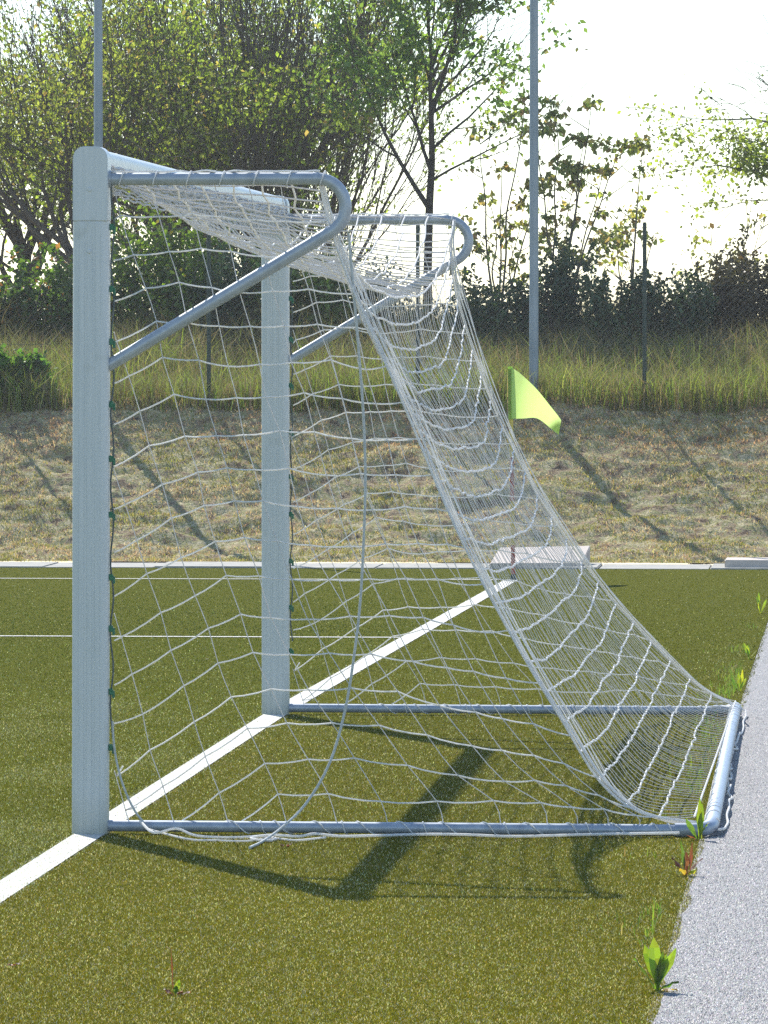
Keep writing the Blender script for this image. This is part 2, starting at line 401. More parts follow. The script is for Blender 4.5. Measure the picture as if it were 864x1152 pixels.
# ------------------------------------------------------------------ GOAL
goal = empty('football_goal', (0, 0, 0))
tag(goal, 'white football goal with sloping net standing on the goal line', 'goal')
W = 7.32
def rrect(hw, hh, r, n=5, grooves=False):
    pts = []
    for cx, cy, a0 in ((hw - r, hh - r, 0), (-hw + r, hh - r, 90), (-hw + r, -hh + r, 180), (hw - r, -hh + r, 270)):
        for k in range(n + 1):
            a = R(a0 + 90 * k / n); pts.append((cx + r * math.cos(a), cy + r * math.sin(a)))
    return pts
for v0, lean in ((0, -.004), (W, 0.0)):
    mb = MB(); out = rrect(.067, .055, .03)
    # two shallow grooves run down the face towards the camera and the far face
    def groove(o):
        r = []
        for p, q in o: r.append((p, q))
        return r
    mb.prism([(p, q + v0) for p, q in out], -.06, 2.2822, 'z')
    for gx in (-.03, .0, .03):
        for sgn in (-1, 1):
            mb.box(gx - .009, gx + .009, v0 + sgn * .0545 - .002, v0 + sgn * .0545 + .002, .0, 2.275)
    post = mb.build('post', M['post'], goal)
    if v0 == 0:
        post.rotation_euler = (0, R(.2), 0)
    # rounded corner piece
    prof = [(-.065, 2.283), (.065, 2.283), (.065, 2.515)] + [(.065 - .04 + .04 * math.cos(R(a)), 2.515 + .045 * math.sin(R(a))) for a in (20, 45, 70, 90)] + \
           [(-.065 + .04 + .04 * math.cos(R(a)), 2.515 + .045 * math.sin(R(a))) for a in (90, 110, 135, 160, 180)]
    MB().prism(prof, v0 - .056, v0 + .056, 'y').build('corner_piece', M['post'], post, bevel=.003)
    for z in (2.17, 2.40):
        s = -1
        sc = MB()
        sc.tube([(-.002, v0 - .056, z), (-.002, v0 - .0615, z)], [.008, .006], 10)
        sc.build('screw', M['post'], post)
    for k in range(10):
        z = .33 + k * .215 + random.uniform(-.02, .02)
        cb = MB().box(.067, .083, v0 - .009, v0 + .009, z - .012, z + .012)
        cb.box(.080, .090, v0 - .006, v0 + .006, z - .024, z + .004)
        cb.build('net_clip', M['clip'], post, bevel=.002)
    lc = [(.078 + .006 * math.sin(z * 23), v0 + .004 * math.sin(z * 31), z) for z in np.arange(.36, 2.45, .04)]
    MB().tube(lc, .0035, 5).build('lacing_cord', M['darkrope'], post)
cbp = [(p, q + 2.492) for p, q in rrect(.055, .062, .035)]
MB().prism(cbp, .0575, W - .0575, 'y').build('crossbar', M['post'], goal)

def arc(c, r, a0, a1, n=10):
    return [(c[0] + r * math.cos(R(a0 + (a1 - a0) * k / n)), c[1] + r * math.sin(R(a0 + (a1 - a0) * k / n))) for k in range(n + 1)]
def side_path(zt=2.44, xm=.955, zb=1.745, r=.105):
    # top run, hairpin, then the brace back down to the post
    ang = math.degrees(math.atan2(2.19 - zb, .86 - .07))
    c = (xm - r, zt - r)
    pts = [(.06, zt), (.3, zt), (.6, zt), (c[0], zt)] + arc(c, r, 88, -62, 14)
    e = pts[-1]
    for k in (1, 2, 3, 4, 5): 
        f = k / 5; pts.append((e[0] + (.068 - e[0]) * f, e[1] + (zb - e[1]) * f))
    return pts
for v0 in (0, W):
    sp_ = side_path()
    t = MB().tube([(x, v0 + .0, z) for x, z in sp_], .0235, 14).build('side_tube', M['tube'], goal)
    MB().tube([(.066, v0, 2.44), (.082, v0, 2.44)], .033, 14).build('flange', M['tube'], t)
    MB().tube([(.835, v0, 2.44), (.855, v0, 2.44)], .0255, 14).build('collar', M['tube'], t)
    MB().tube([(.06, v0, .030), (1.2, v0, .028), (2.30, v0, .026)], .0215, 12).build('base_bar', M['base'], goal)
rb = MB().tube(cr([(2.18, 0, .027), (2.262, .0, .028), (2.302, .035, .034), (2.314, .16, .042), (2.312, .6, .045), (2.305, 2, .05), (2.285, 5, .05), (2.273, W - .16, .045), (2.262, W - .03, .034), (2.22, W, .028), (2.16, W, .027)], 4), .0265, 14).build('rear_base_bar', M['base'], goal)
# lacing wound round the base bars
def helix(p0, p1, r, turns, n=10, j=.3):
    p0 = Vector(p0); p1 = Vector(p1); d = (p1 - p0).normalized(); a = d.orthogonal().normalized(); b_ = d.cross(a); out = []
    ph = 0
    for k in range(int(turns * n) + 1):
        f = k / (turns * n); th = 2 * math.pi * k / n
        out.append(p0.lerp(p1, f + .3 / turns * math.sin(f * 37)) + (a * math.cos(th) + b_ * math.sin(th)) * r)
    return out
MB().tube(helix((2.312, .12, .044), (2.272, W - .12, .047), .0285, 30), .0030, 4).build('lacing', M['cord'], rb)
for v0 in (0, W):
    MB().tube(helix((.5, v0, .029), (2.26, v0, .027), .024, 17), .0028, 4).build('bar_lacing', M['cord'], goal)

# ---- the net -------------------------------------------------------------
def strand(mb, pts, r, sides=5): mb.tube(pts, r, sides, caps=False)
seamN = np.array([(.855, 2.44), (.885, 2.30), (.93, 2.16), (1.0, 1.985), (1.165, 1.616), (1.33, 1.22), (1.46, .95), (1.62, .66), (1.76, .43), (1.90, .205), (2.05, .09), (2.25, .055)])
seamF = np.array([(.88, 2.44), (.865, 2.30), (.885, 2.12), (.93, 1.95), (1.05, 1.59), (1.24, 1.186), (1.36, .99), (1.54, .73), (1.71, .52), (1.92, .30), (2.1, .14), (2.27, .055)])
def resample(P, n):
    P = cr(P, 6); d = np.r_[0, np.cumsum(np.linalg.norm(np.diff(P, axis=0), axis=1))]
    s = np.linspace(0, d[-1], n); return np.stack([np.interp(s, d, P[:, k]) for k in range(P.shape[1])], -1)
NB = 23; NC = 62; NR = 7
def back_net():
    A = resample(seamN, NB); B = resample(seamF, NB); rows = []
    sagk = np.interp(A[:, 1], [0, .06, .3, .95, 1.6, 2.05, 2.3, 2.44], [0, .0, .02, .055, .19, .34, .40, .40])
    outk = np.interp(A[:, 1], [0, .06, .3, .9, 1.5, 2.0, 2.44], [0, .0, .03, .06, .07, .05, .0])
    t = np.linspace(0, 1, NC)
    fs = 1 - np.abs(2 * t - 1) ** 3.0; fo = 1 - np.abs(2 * t - 1) ** 2.2
    jit = np.zeros(NC)
    G = np.zeros((NB, NC, 3))
    for i in range(NB):
        G[i, :, 0] = A[i, 0] * (1 - t) + B[i, 0] * t + outk[i] * fo
        G[i, :, 1] = .02 + (W - .04) * t
        G[i, :, 2] = A[i, 1] * (1 - t) + B[i, 1] * t - sagk[i] * fs
    J, I = np.meshgrid(np.arange(NC), np.arange(NB))
    G[:-1, 1:-1] += rng.normal(0, .0022, (NB - 1, NC - 2, 3))
    G[:-1, 1:-1, 0] += (.03 * (fbm(I * .23, J * .11, 61, 3) - .5))[:-1, 1:-1]
    G[:-1, 1:-1, 2] += (.035 * (fbm(I * .8, J * .13, 71, 3) - .5))[:-1, 1:-1]
    G[-1, :, 2] = .075
    G[:, :, 2] = np.maximum(G[:, :, 2], .02)
    return G
BN = back_net()
def roof_net():
    G = np.zeros((NR, NC, 3)); t = np.linspace(0, 1, NC); fs = 1 - np.abs(2 * t - 1) ** 3.0
    for i in range(NR):
        f = i / (NR)
        x = .066 + (.855 - .066) * f
        G[i, :, 0] = x * (1 - t) + (x + .02 * f) * t
        G[i, :, 1] = .04 * (1 - f) + .02 * f + (W - .06) * t
        e = (2.455 if i else 2.47)
        G[i, :, 2] = e - .05 * (1 - np.abs(2 * t - 1) ** 10) - .36 * f ** .55 * (1 - np.abs(2 * t - 1) ** np.where(t < .5, 1.9 + 1.1 * f, 4.5 - 1.5 * f))
    G[1:, 1:-1] += rng.normal(0, .005, (NR - 1, NC - 2, 3))
    return G
RN = roof_net()
allc = np.concatenate([RN, BN], 0)       # full column run: crossbar to ground bar
net = MB()
for j in range(NC):
    strand(net, cr(allc[:NR + 1, j], 2), .0033)
roof = net
roofo = net.build('roof_net', M['cord_thin'], goal)
rr_ = MB()
for i in range(1, NR): strand(rr_, cr(RN[i], 2), .0042)
gb = MB()
for q in range(9):                       # gathered edge of the net bunched along the back of the crossbar
    strand(gb, cr([(.065 + .005 * (q % 3) + .004 * math.sin(k * 1.7 + q), .06 + (W - .12) * k / 110, 2.490 - .0125 * q + .004 * math.sin(k * 1.3 + q * 2) - .03 * (1 - abs(2 * k / 110 - 1) ** 4) * (q / 9)) for k in range(111)], 2), .0042)
gb.build('gathered_edge', M['cord_thin'], roofo)
rr_.build('cross_strands', M['cord'], roofo)
cols_ = MB()
for j in range(NC): strand(cols_, cr(BN[:, j], 2), .0014)
backo = cols_.build('back_net', M['cord_thin'], goal)
rows_ = MB()
for i in range(NB):
    P = cr(BN[i], 3); P[1:-1, 2] -= np.abs(np.sin(np.arange(len(P) - 2) * math.pi / 3)) * .004
    strand(rows_, P, .0040 if i else .0045)
# knots
kn = MB()
for i in range(1, NB - 1):
    for j in range(1, NC - 1):
        c = BN[i, j]; s = .0048
        kn.add([(c[0] + s, c[1], c[2]), (c[0] - s, c[1], c[2]), (c[0], c[1] + s, c[2]), (c[0], c[1] - s, c[2]), (c[0], c[1], c[2] + s), (c[0], c[1], c[2] - s)],
               [(0, 2, 4), (2, 1, 4), (1, 3, 4), (3, 0, 4), (2, 0, 5), (1, 2, 5), (3, 1, 5), (0, 3, 5)])
rows_.v += [] 
n0 = len(rows_.v); rows_.v += kn.v; rows_.f += [tuple(i + n0 for i in f) for f in kn.f]
rows_.build('cross_strands', M['cord'], backo)

def side_net(v0, seam, sgn, seed):
    """rows and columns of a side panel in its plane (x back from the post, D down from the top bar)"""
    r = np.random.default_rng(seed)
    S = cr(seam, 6)
    sx = lambda h: np.interp(h, S[::-1, 1], S[::-1, 0])
    m_ = .135; rows = []; cps = .125
    off = lambda x, h: sgn * (.012 + .03 * math.sin(min(1, max(0, x / 2.2)) * math.pi) * math.sin(min(1, max(0, h / 2.4)) * math.pi))
    K = [-9.0 + k for k in range(0, 27)]
    def xcol(k, D): return .085 + cps * k + .27 * D + .36 * max(0, D - 1.15) ** 2 * min(1, max(0, (k + 3) / 7)) + .015 * math.sin(D * 2 + k)
    nrow = 18
    grid = {}
    for j in range(1, nrow):
        D0 = m_ * j
        hK = 2.44 - D0
        # right end: even steps down the seam, crowded towards the rear corner
        hR = max(.06, hK - .02) if hK > .9 else np.interp(hK, [0, .15, .3, .5, .9], [.055, .075, .11, .30, .88])
        xR = float(sx(hR)); xk = .085 + .27 * D0
        pts = []; sl = .46 + .15 * max(0, D0 - .9)
        xe = xR
        for k in range(-9, 24):
            x = xcol(k, D0) 
            # compress columns near the seam so they end on it
            if x > xR - .03: break
            if x < .088: continue
            if x < xk: D = D0 + sl * (xk - x) + .10 * (xk - x) ** 2
            else:
                f = (x - xk) / max(.05, xR - xk); D = D0 + (2.44 - hR - D0) * f ** 2.2 + .012 * math.sin(f * 9 + j)
            h = 2.44 - D + r.normal(0, .005)
            if h < .05: continue
            pts.append((k, x + r.normal(0, .005), h))
        # left end: on the post, or on the base bar
        x0 = .088; D = D0 + sl * (xk - x0) + .10 * (xk - x0) ** 2
        left = None
        if 2.44 - D > .40: left = (x0, 2.44 - D)
        elif pts:
            xx = pts[0][1]; hh = pts[0][2]
            ex = xx - max(0, (hh - .05)) / .75
            cut = lambda h: .088 + .13 * (1 - h / .42) ** 1.5 if h < .42 else .088
            # meet the loose edge cord or the bar
            lx = max(ex, .0); lh = .05
            if ex < .22:
                lx = .088 + .06; lh = max(.05, hh - (xx - lx) * .75); lx = cut(lh)
            left = (lx, lh)
        P = ([left] if left else []) + [(a, b_) for _, a, b_ in pts] + [(xR, hR)]
        grid[j] = {k: (a, b_) for k, a, b_ in pts}
        rows.append([(x, v0 + off(x, h), h) for x, h in P])
    cols = []
    for k in range(-9, 24):
        P = [(grid[j][k]) for j in range(1, nrow) if k in grid[j]]
        if not P: continue
        # upper end
        xt = .085 + cps * k
        if k >= 0 and xt < .86: P = [(xt, 2.445)] + P
        elif k < 0: 
            a = P[0]; P = [(.088, min(2.3, a[1] + (a[0] - .088) / .27 * .9 if a[0] > .09 else a[1] + .05))] + P if a[0] - .088 < .13 else P
        else:
            a = P[0]; hh = min(2.3, a[1] + .07); P = [(float(sx(hh)), hh)] + P
        # lower end
        a = P[-1]
        if a[1] > .05:
            f = (a[1] - .045); P = P + [(min(a[0] + .3 * f, 2.27), .045)]
        cols.append([(x, v0 + off(x, h), h) for x, h in P])
    return rows, cols
for v0, seam, sgn, seed in ((0, seamN, 1, 3), (W, seamF, -1, 8)):
    rows, cols = side_net(v0, seam, sgn, seed)
    cm = MB(); rm = MB()
    for P in cols: strand(cm, cr(P, 2), .0019)
    for P in rows:
        Q = []
        for a_, b_ in zip(P[:-1], P[1:]):
            a_ = np.array(a_); b_ = np.array(b_); dip = np.array([0, 0, -.03 * np.linalg.norm(b_ - a_)])
            Q += [a_, a_ * .7 + b_ * .3 + dip, a_ * .35 + b_ * .65 + dip]
        strand(rm, Q + [np.array(P[-1])], .0031)
    so = cm.build('side_net', M['cord_thin'], goal)
    rm.build('cross_strands', M['cord'], so)
    # seam rope
    S = [(x, v0 + sgn * .018, h) for x, h in cr(seam, 4)]
    mb = MB(); strand(mb, S, .005)
    strand(mb, [(x + .012 + .006 * math.sin(h * 9), v0 + sgn * .03, h) for x, h in cr(seam, 4)], .0035)
    for q in range(5):
        strand(mb, [(x + (.010 + .011 * q) * min(1, (2.5 - h) * 2) + .005 * math.sin(h * (6 + q) + q), v0 + sgn * (.03 + .012 * q), max(.02, h - .006 * q)) for x, h in cr(seam, 4)], .0026)
    mb.build('seam_cord', M['cord'], goal)
    # loops that tie the net over the top bar
    lp = MB()
    for k in range(7):
        x = .12 + k * .125
        c = [(x + .01 * math.sin(a), v0 + .029 * math.cos(a), 2.44 + .029 * math.sin(a)) for a in np.linspace(0, 2 * math.pi, 13)]
        lp.tube(c, .0028, 5)
    lp.tube([(x, v0 + .012 * math.sin(x * 41), 2.465 + .004 * abs(math.sin(x * 25)) + .002 * math.sin(x * 61)) for x in np.arange(.08, .87, .02)], .0038, 5)
    lp.build('net_loops', M['cord'], goal)
# dark edge cord leaving the post and the loose rope along the ground by the near bar
ec = [(.083, .0, .42), (.09, -.01, .33), (.108, -.02, .24), (.135, -.03, .16), (.17, -.035, .09), (.205, -.04, .045)]
MB().tube(cr(ec, 3), .0045, 6).build('edge_cord', M['rope'], goal)
gr = [(.19, -.04, .05), (.26, -.045, .02), (.34, -.04, .035), (.42, -.05, .012), (.55, -.05, .006), (.66, -.045, .01), (.72, -.06, .006), (.69, -.085, .008), (.63, -.07, .012), (.70, -.055, .018), (.80, -.05, .012),
      (.86, -.05, .022), (.95, -.045, .012), (1.1, -.04, .014), (1.28, -.035, .018), (1.42, -.03, .015), (1.60, -.035, .012), (1.9, -.03, .02), (2.2, -.04, .03)]
gr = [(x, y * 4.2, z) for x, y, z in gr]; gr[0] = (.19, -.03, .05)
MB().tube(cr(gr, 4), .0052, 6).build('ground_cord', M['cord'], goal)
gr2 = [(.22, -.045, .022), (.4, -.07, .008), (.5, -.075, .006), (.62, -.08, .006), (.7, -.05, .006), (.8, -.075, .008), (.9, -.05, .01)]
gr2 = [(x, y * 4.5, z) for x, y, z in gr2]; gr2[0] = (.22, -.045, .022)
MB().tube(cr(gr2, 4), .004, 6).build('ground_cord', M['cord'], goal)
# cord hanging from the rear of the near top bar down to the ground in front of the base bar
hp = [(392, 262), (398, 330), (404, 400), (409, 470), (411, 540), (409, 610), (405, 680), (398, 740), (388, 800), (371, 858), (345, 903), (318, 930), (296, 948), (281, 956)]
He = turf_hit(np.array([281.]), np.array([956.]))[0]; H = []
for k, (a, b_) in enumerate(hp):
    f = (k / (len(hp) - 1)); vv_ = .03 * (1 - f) + He[1] * f ** 7
    q = at(np.array([float(a)]), np.array([float(b_)]), vv_)[0]; q[2] = max(q[2], .008); H.append(q)
MB().tube(cr(np.array(H), 4), .0052, 7).build('hanging_cord', M['rope'], goal)
# loose bunched net at the rear corner, outside the rear bar
gl = [(2.338 - .045 * f + .022 * rng.random() + .012 * math.sin(f * 9), W * f + rng.uniform(-.1, .1), .008 + .03 * rng.random() ** 2) for f in np.linspace(0, 1, 34)]
MB().tube(cr(gl, 4), .0052, 6).build('ground_cord', M['cord'], goal)

# ------------------------------------------------------------------ corner flag
cf = empty('corner_flag', (0.02, 28.32, float(gz(28.3))))
tag(cf, 'yellow green corner flag on a thin red and yellow pole', 'corner flag')
cf.rotation_euler = (0, R(-.9), 0)
MB().tube([(0, 0, 0), (0, 0, 1.78)], .018, 12).build('pole', M['ring'], cf)
MB().tube([(0, 0, 0), (0, 0, .05)], [.03, .02], 12).build('pole_base', M['fence'], cf)
na, nb = 22, 10
top = cr([(0, 1.80), (.10, 1.73), (.23, 1.60), (.34, 1.45), (.415, 1.34)], 5); bot = cr([(0, 1.36), (.11, 1.362), (.22, 1.36), (.33, 1.27), (.40, 1.22)], 5)
top = resample(top, na); bot = resample(bot, na)
V = []
for i in range(na):
    f = i / (na - 1)
    for j in range(nb):
        g = j / (nb - 1); x, z = top[i] * (1 - g) + bot[i] * g
        V.append((x, -.015 - .15 * math.sin(f * 4.9 + g * 1.1) * f ** .6 - .03 * math.sin(f * 11 + g * 3) * f, z))
fc = [(i * nb + j, (i + 1) * nb + j, (i + 1) * nb + j + 1, i * nb + j + 1) for i in range(na - 1) for j in range(nb - 1)]
MB().add(V, fc).build('flag', M['flag'], cf)
MB().tube([(0, 0, 1.355), (0, 0, 1.80)], .0215, 10).build('sleeve', M['flag'], cf)

# ------------------------------------------------------------------ slabs
def slab(pxs, name, label, th=.05):
    P = ground(np.array([p[0] for p in pxs], float), np.array([p[1] for p in pxs], float)); 
    n = len(P); vs = [tuple(p + np.array([0, 0, th])) for p in P] + [tuple(p - np.array([0, 0, .08])) for p in P]
    o = MB().add(vs, [tuple(range(n)), tuple(range(n, 2 * n))[::-1]] + [(i, i + n, (i + 1) % n + n, (i + 1) % n) for i in range(n)]).build(name, M['slab'], bevel=.006)
    return o
tag(slab([(562, 622), (664, 620), (655, 639.5), (551, 640)], 'flat_slab', ''), 'pale flat slab lying on the bank behind the corner flag', 'slab')
o = MB().box(1.73, 3.1, 31.7, 32.4, -.2, -.10).build('flat_slab', M['slab'], bevel=.008)
tag(o, 'short pale slab resting on the kerb at the right edge', 'slab')

# ------------------------------------------------------------------ masts and fence
for px, lab in ((111, 'tall grey steel mast rising behind the near goal post'), (600.5, 'tall grey steel mast standing behind the corner flag')):
    p = at(px, 455, 37.18); t = empty('steel_mast', (p[0], 37.18, 1.2)); tag(t, lab, 'mast', 'steel masts along the wire fence')
    MB().tube([(0, 0, -.1), (0, 0, 2.6), (0, 0, 5.6)], [.046, .045, .038], 16).build('shaft', M['poleg'], t)
    MB().tube([(0, 0, -.02), (0, 0, .10)], [.07, .06], 16).build('socket', M['poleg'], t)
    MB().tube([(0, 0, 5.6), (0, 0, 5.64)], [.04, .02], 12).build('cap', M['poleg'], t)
fe = empty('wire_fence', (0, 37.2, 1.24)); tag(fe, 'dark green chain link fence along the top of the bank', 'fence')
fp = [float(at(px, 455, 37.2)[0]) for px in (-255, -10, 235, 470, 725, 965, 1205)]
FH = 1.78
for x in fp:
    fpo = MB().tube([(x, 0, -.15), (x, 0, FH)], .021, 10).build('fence_post', M['fence'], fe)
    MB().tube([(x, 0, FH), (x, 0, FH + .02)], [.024, .015], 10).build('cap', M['fence'], fpo)
x0, x1 = fp[0], fp[-1]
ms_ = MB()
step = .065
for s in (-1, 1):
    for k in range(int((x1 - x0 + FH) / step)):
        c = x0 + k * step - (FH if s > 0 else 0)
        a = (c, .022 + .002 * s, 0.02); b_ = (c + FH, .022 + .002 * s, FH - .02)
        if s < 0: a = (c + 0, .018, FH - .02); b_ = (c + FH, .018, .02)
        # clip to the fence ends
        (ax, _, az), (bx, _, bz) = a, b_
        if bx < x0 or ax > x1: continue
        if ax < x0: f = (x0 - ax) / (bx - ax); ax, az = x0, az + (bz - az) * f
        if bx > x1: f = (x1 - ax) / (bx - ax); bx, bz = x1, az + (bz - az) * f
        ms_.tube([(ax, a[1], az), (bx, b_[1], bz)], .0004, 3, caps=False)
ms_.build('chain_link_mesh', M['wire'], fe)
for z in (.03, .6, 1.18, FH - .03):
    n_ = 40
    MB().tube([(x0 + (x1 - x0) * k / n_, .026, z - .012 * math.sin(k * 2.1) ** 2) for k in range(n_ + 1)], .0016, 4).build('tension_wire', M['wire'], fe)

# ------------------------------------------------------------------ leaves, shrubs, trees
def leaves(P, size, seed=0, droop=.3, up=.35):
    r = np.random.default_rng(seed); n = len(P)
    d = r.normal(0, 1, (n, 3)); d[:, 2] -= droop; d /= np.linalg.norm(d, axis=1)[:, None]
    nn = r.normal(0, 1, (n, 3)); nn[:, 2] += up; s = np.cross(d, nn); s /= np.linalg.norm(s, axis=1)[:, None] + 1e-9
    L = (size * r.uniform(.6, 1.25, n))[:, None]; Wd = L * r.uniform(.26, .4, n)[:, None]
    nrm = np.cross(s, d) * L * .12
    V = np.stack([P, P + d * L * .45 + s * Wd + nrm, P + d * L, P + d * L * .45 - s * Wd + nrm], 1)
    return V.reshape(-1, 3)
LF = [(0, 1, 2), (0, 2, 3)]
def rot_dir(d, ang, az):
    a = d.orthogonal().normalized(); b_ = d.cross(a)
    return (d * math.cos(ang) + (a * math.cos(az) + b_ * math.sin(az)) * math.sin(ang)).normalized()
class Tree:
    def __init__(s, seed, grav=.0, up=.15): s.r = random.Random(seed); s.mb = MB(); s.tips = []; s.up = up; s.grav = grav; s.n = 0
    def branch(s, p, d, L, rad, lev, maxlev, nch=(3, 5), ratio=.62, ang=(22, 48), start=.3, wob=.10, leafy=2, r1=.35):
        r = s.r; n = 5 if lev < 2 else 4; pts = [p.copy()]; dirs = [d.copy()]
        for k in range(n):
            d = (d + Vector((r.gauss(0, wob), r.gauss(0, wob), r.gauss(0, wob) + s.up * .3 - s.grav * lev * .12))).normalized()
            p = p + d * (L / n); pts.append(p.copy()); dirs.append(d.copy())
        rads = [max(.004, rad * (1 - (1 - r1) * k / n)) for k in range(n + 1)]
        s.mb.tube(pts, rads, 8 if lev == 0 else (6 if lev == 1 else (4 if lev == 2 else 3)), caps=(lev == 0)); s.n += 1
        if lev >= maxlev - leafy + 1:
            for k in range(1, n + 1): s.tips.append((pts[k], lev))
        if lev < maxlev:
            c = r.randint(*nch); a0 = r.random() * 6.28
            for k in range(c):
                f = start + (1 - start) * (k + r.random() * .6) / c; f = min(f, .99)
                i = min(int(f * n), n - 1); q = pts[i].lerp(pts[i + 1], f * n - i)
                dd = rot_dir(dirs[i], R(r.uniform(*ang)), a0 + k * 2.4 + r.uniform(-.4, .4))
                s.branch(q, dd, L * ratio * r.uniform(.75, 1.15) * (1.1 - .3 * f), max(.003, rads[i] * .55), lev + 1, maxlev, nch, ratio, ang, .22, wob, leafy, r1)
            # leader carries on
            if lev > 0 or True:
                s.branch(pts[-1], dirs[-1], L * ratio, rads[-1], lev + 1, maxlev, nch, ratio, ang, .15, wob, leafy, r1)
def make_crown(T, per, spread, size, cols, seed, patch=None, thin=0.0):
    P = np.array([list(t[0]) for t in T.tips]); r = np.random.default_rng(seed)
    if thin: P = P[r.random(len(P)) > thin]
    P = np.repeat(P, per, 0); P = P + r.normal(0, spread, P.shape)
    keep = noise3(P, 1.3, seed) > (.36 if patch is None else patch); P = P[keep]
    f = noise3(P, .8, seed + 5) + .15 * r.normal(0, 1, len(P))
    lo, hi = np.array(cols[0]), np.array(cols[1]); alt = np.array(cols[2]); t = np.clip((f - .35) / .3, 0, 1)[:, None]
    c = lo * (1 - t) + hi * t; q = r.random(len(P)) < .10; c[q] = alt
    c = np.clip(c * (1 + .2 * r.normal(0, 1, (len(P), 1))), .004, .8)
    return P, c
def tree(name, label, base, T, crown, size, leafmat, barkmat, group, cat='tree', seed=1):
    t = empty(name, tuple(base)); tag(t, label, cat, group)
    T.mb.build('trunk', barkmat, t)
    P, c = crown
    fast_mesh('crown', leaves(P, size, seed), 4, leafmat, c, t, LF)
    return t
YG = [(.16, .215, .05), (.31, .38, .10), (.32, .26, .13)]       # young leaves, yellow green
MG = [(.07, .12, .025), (.16, .23, .045), (.18, .15, .05)]
DG = [(.040, .068, .036), (.085, .130, .058), (.10, .10, .045)]
TG = 'trees beyond the wire fence'
def base_at(px, v): 
    p = at(px, 400, v); return np.array([p[0], v, float(np.interp(v, PV, PZ)) - .03])

# A: big multi-stemmed tree filling the upper left, dark stout trunk
def fan(seed, n, z0, dz, L, rad, tmax, ang, wob=.07, mx=4, sx=1.1, tx=0.0):
    T = Tree(seed, up=.22)
    for k in range(n):
        a = k * 2.4; tilt = R(4 + tmax * ((k * 7) % n) / n); d = Vector((math.cos(a) * math.sin(tilt) * sx + tx, math.sin(a) * math.sin(tilt) * .8, math.cos(tilt)))
        T.branch(Vector((math.cos(a) * .1, math.sin(a) * .1, z0 + dz * k)), d.normalized(), L, rad, 1, mx, (3, 5), .68, ang, .15, wob, 3, .5)
    return T
T = fan(11, 17, .25, .07, 2.1, .032, 52, (12, 34))
T.mb.tube([(0, 0, -.1), (0, 0, .3), (.02, 0, .9), (0, .02, 1.5), (.05, 0, 2.0)], [.25, .19, .16, .13, .05], 12)
tree('broadleaf_tree', 'large many stemmed tree with yellow green young leaves and a dark stout trunk', base_at(285, 47), T,
     make_crown(T, 2, .10, .07, YG, 5, .475), .07, M['leaf'], M['barkl'], TG)
T = fan(12, 13, .15, .05, 2.2, .028, 40, (10, 28))
tree('broadleaf_tree', 'vase shaped tree with fine upright branches left of the slender forked tree', base_at(350, 50), T,
     make_crown(T, 2, .10, .07, YG, 15, .49), .065, M['leaf'], M['barkl'], TG, seed=2)
T = fan(14, 12, .15, .05, 2.1, .028, 44, (12, 30))
tree('broadleaf_tree', 'tree with fine branches just right of the left mast top', base_at(185, 49), T,
     make_crown(T, 2, .11, .07, YG, 16, .49), .065, M['leaf'], M['barkl'], TG, seed=22)
# B: far left tree with arching limbs and sky gaps
T = Tree(23, up=.1)
T.mb.tube([(0, 0, -.1), (-.05, 0, .5), (-.2, 0, 1.1)], [.15, .11, .10], 10)
for k in range(11):
    a = k * 2.4; tilt = R(18 + 45 * ((k * 7) % 11) / 11); d = Vector((math.cos(a) * math.sin(tilt) * 1.1 - .22, math.sin(a) * math.sin(tilt) * .7, math.cos(tilt)))
    T.branch(Vector((-.2, 0, 1.0 + .03 * k)), d, 1.9, .036, 1, 4, (3, 4), .66, (20, 46), .3, .13, 2)
tree('broadleaf_tree', 'dark limbed tree with thin arching branches at the left edge', base_at(108, 46), T,
     make_crown(T, 2, .12, .06, [(.11, .13, .04), (.24, .26, .08), (.20, .14, .09)], 25, .46), .065, M['leaf'], M['barkl'], TG, seed=3)
# far trees closing the view behind the big tree
for px, sd, h, lab in ((190, 31, 1.0, 'distant leafy tree seen through the goal behind the big tree'), (30, 33, .8, 'distant leafy tree at the far left behind the arching branches')):
    T = Tree(sd, up=.2); T.mb.tube([(0, 0, -.1), (0, 0, 1.2)], [.14, .1], 8)
    for k in range(10):
        a = k * 2.4; tilt = R(10 + 50 * ((k * 5) % 10) / 10); d = Vector((math.cos(a) * math.sin(tilt), math.sin(a) * math.sin(tilt), math.cos(tilt)))
        T.branch(Vector((0, 0, .5 + .1 * k)), d, 2.2 * h, .05, 1, 4, (3, 4), .66, (20, 50), .25, .12, 2)
    tree('broadleaf_tree', lab, base_at(px, 54), T, make_crown(T, 2, .2, .09, MG if sd == 31 else YG, sd, .46), .075, M['leaf'], M['bark'], TG, seed=sd)
# C: slender forked tree
T = Tree(42, up=.25)
zt = lambda py, v: float(at(480, py, v)[2])
b_ = base_at(481, 45); s0 = Vector((0, 0, 0)); hC = zt(128, 45) - b_[2]; hL = zt(232, 45) - b_[2]
T.mb.tube([(0, 0, -.1), (.0, 0, hL * .6), (.02, 0, hL), (.05, 0, hC * .82), (.04, 0, hC)], [.058, .05, .045, .036, .03], 9, caps=True)
T.branch(Vector((.0, 0, hL)), Vector((-.55, .1, .8)), 1.5, .032, 1, 4, (3, 4), .62, (20, 45), .4, .07, 2)
T.branch(Vector((.03, 0, hC * .78)), Vector((-.35, .1, .9)), 1.3, .026, 1, 4, (3, 4), .62, (20, 45), .3, .08, 2)
T.branch(Vector((.04, 0, hC * .99)), Vector((.38, .1, 1)), 1.5, .03, 1, 4, (3, 4), .66, (20, 50), .2, .08, 2)
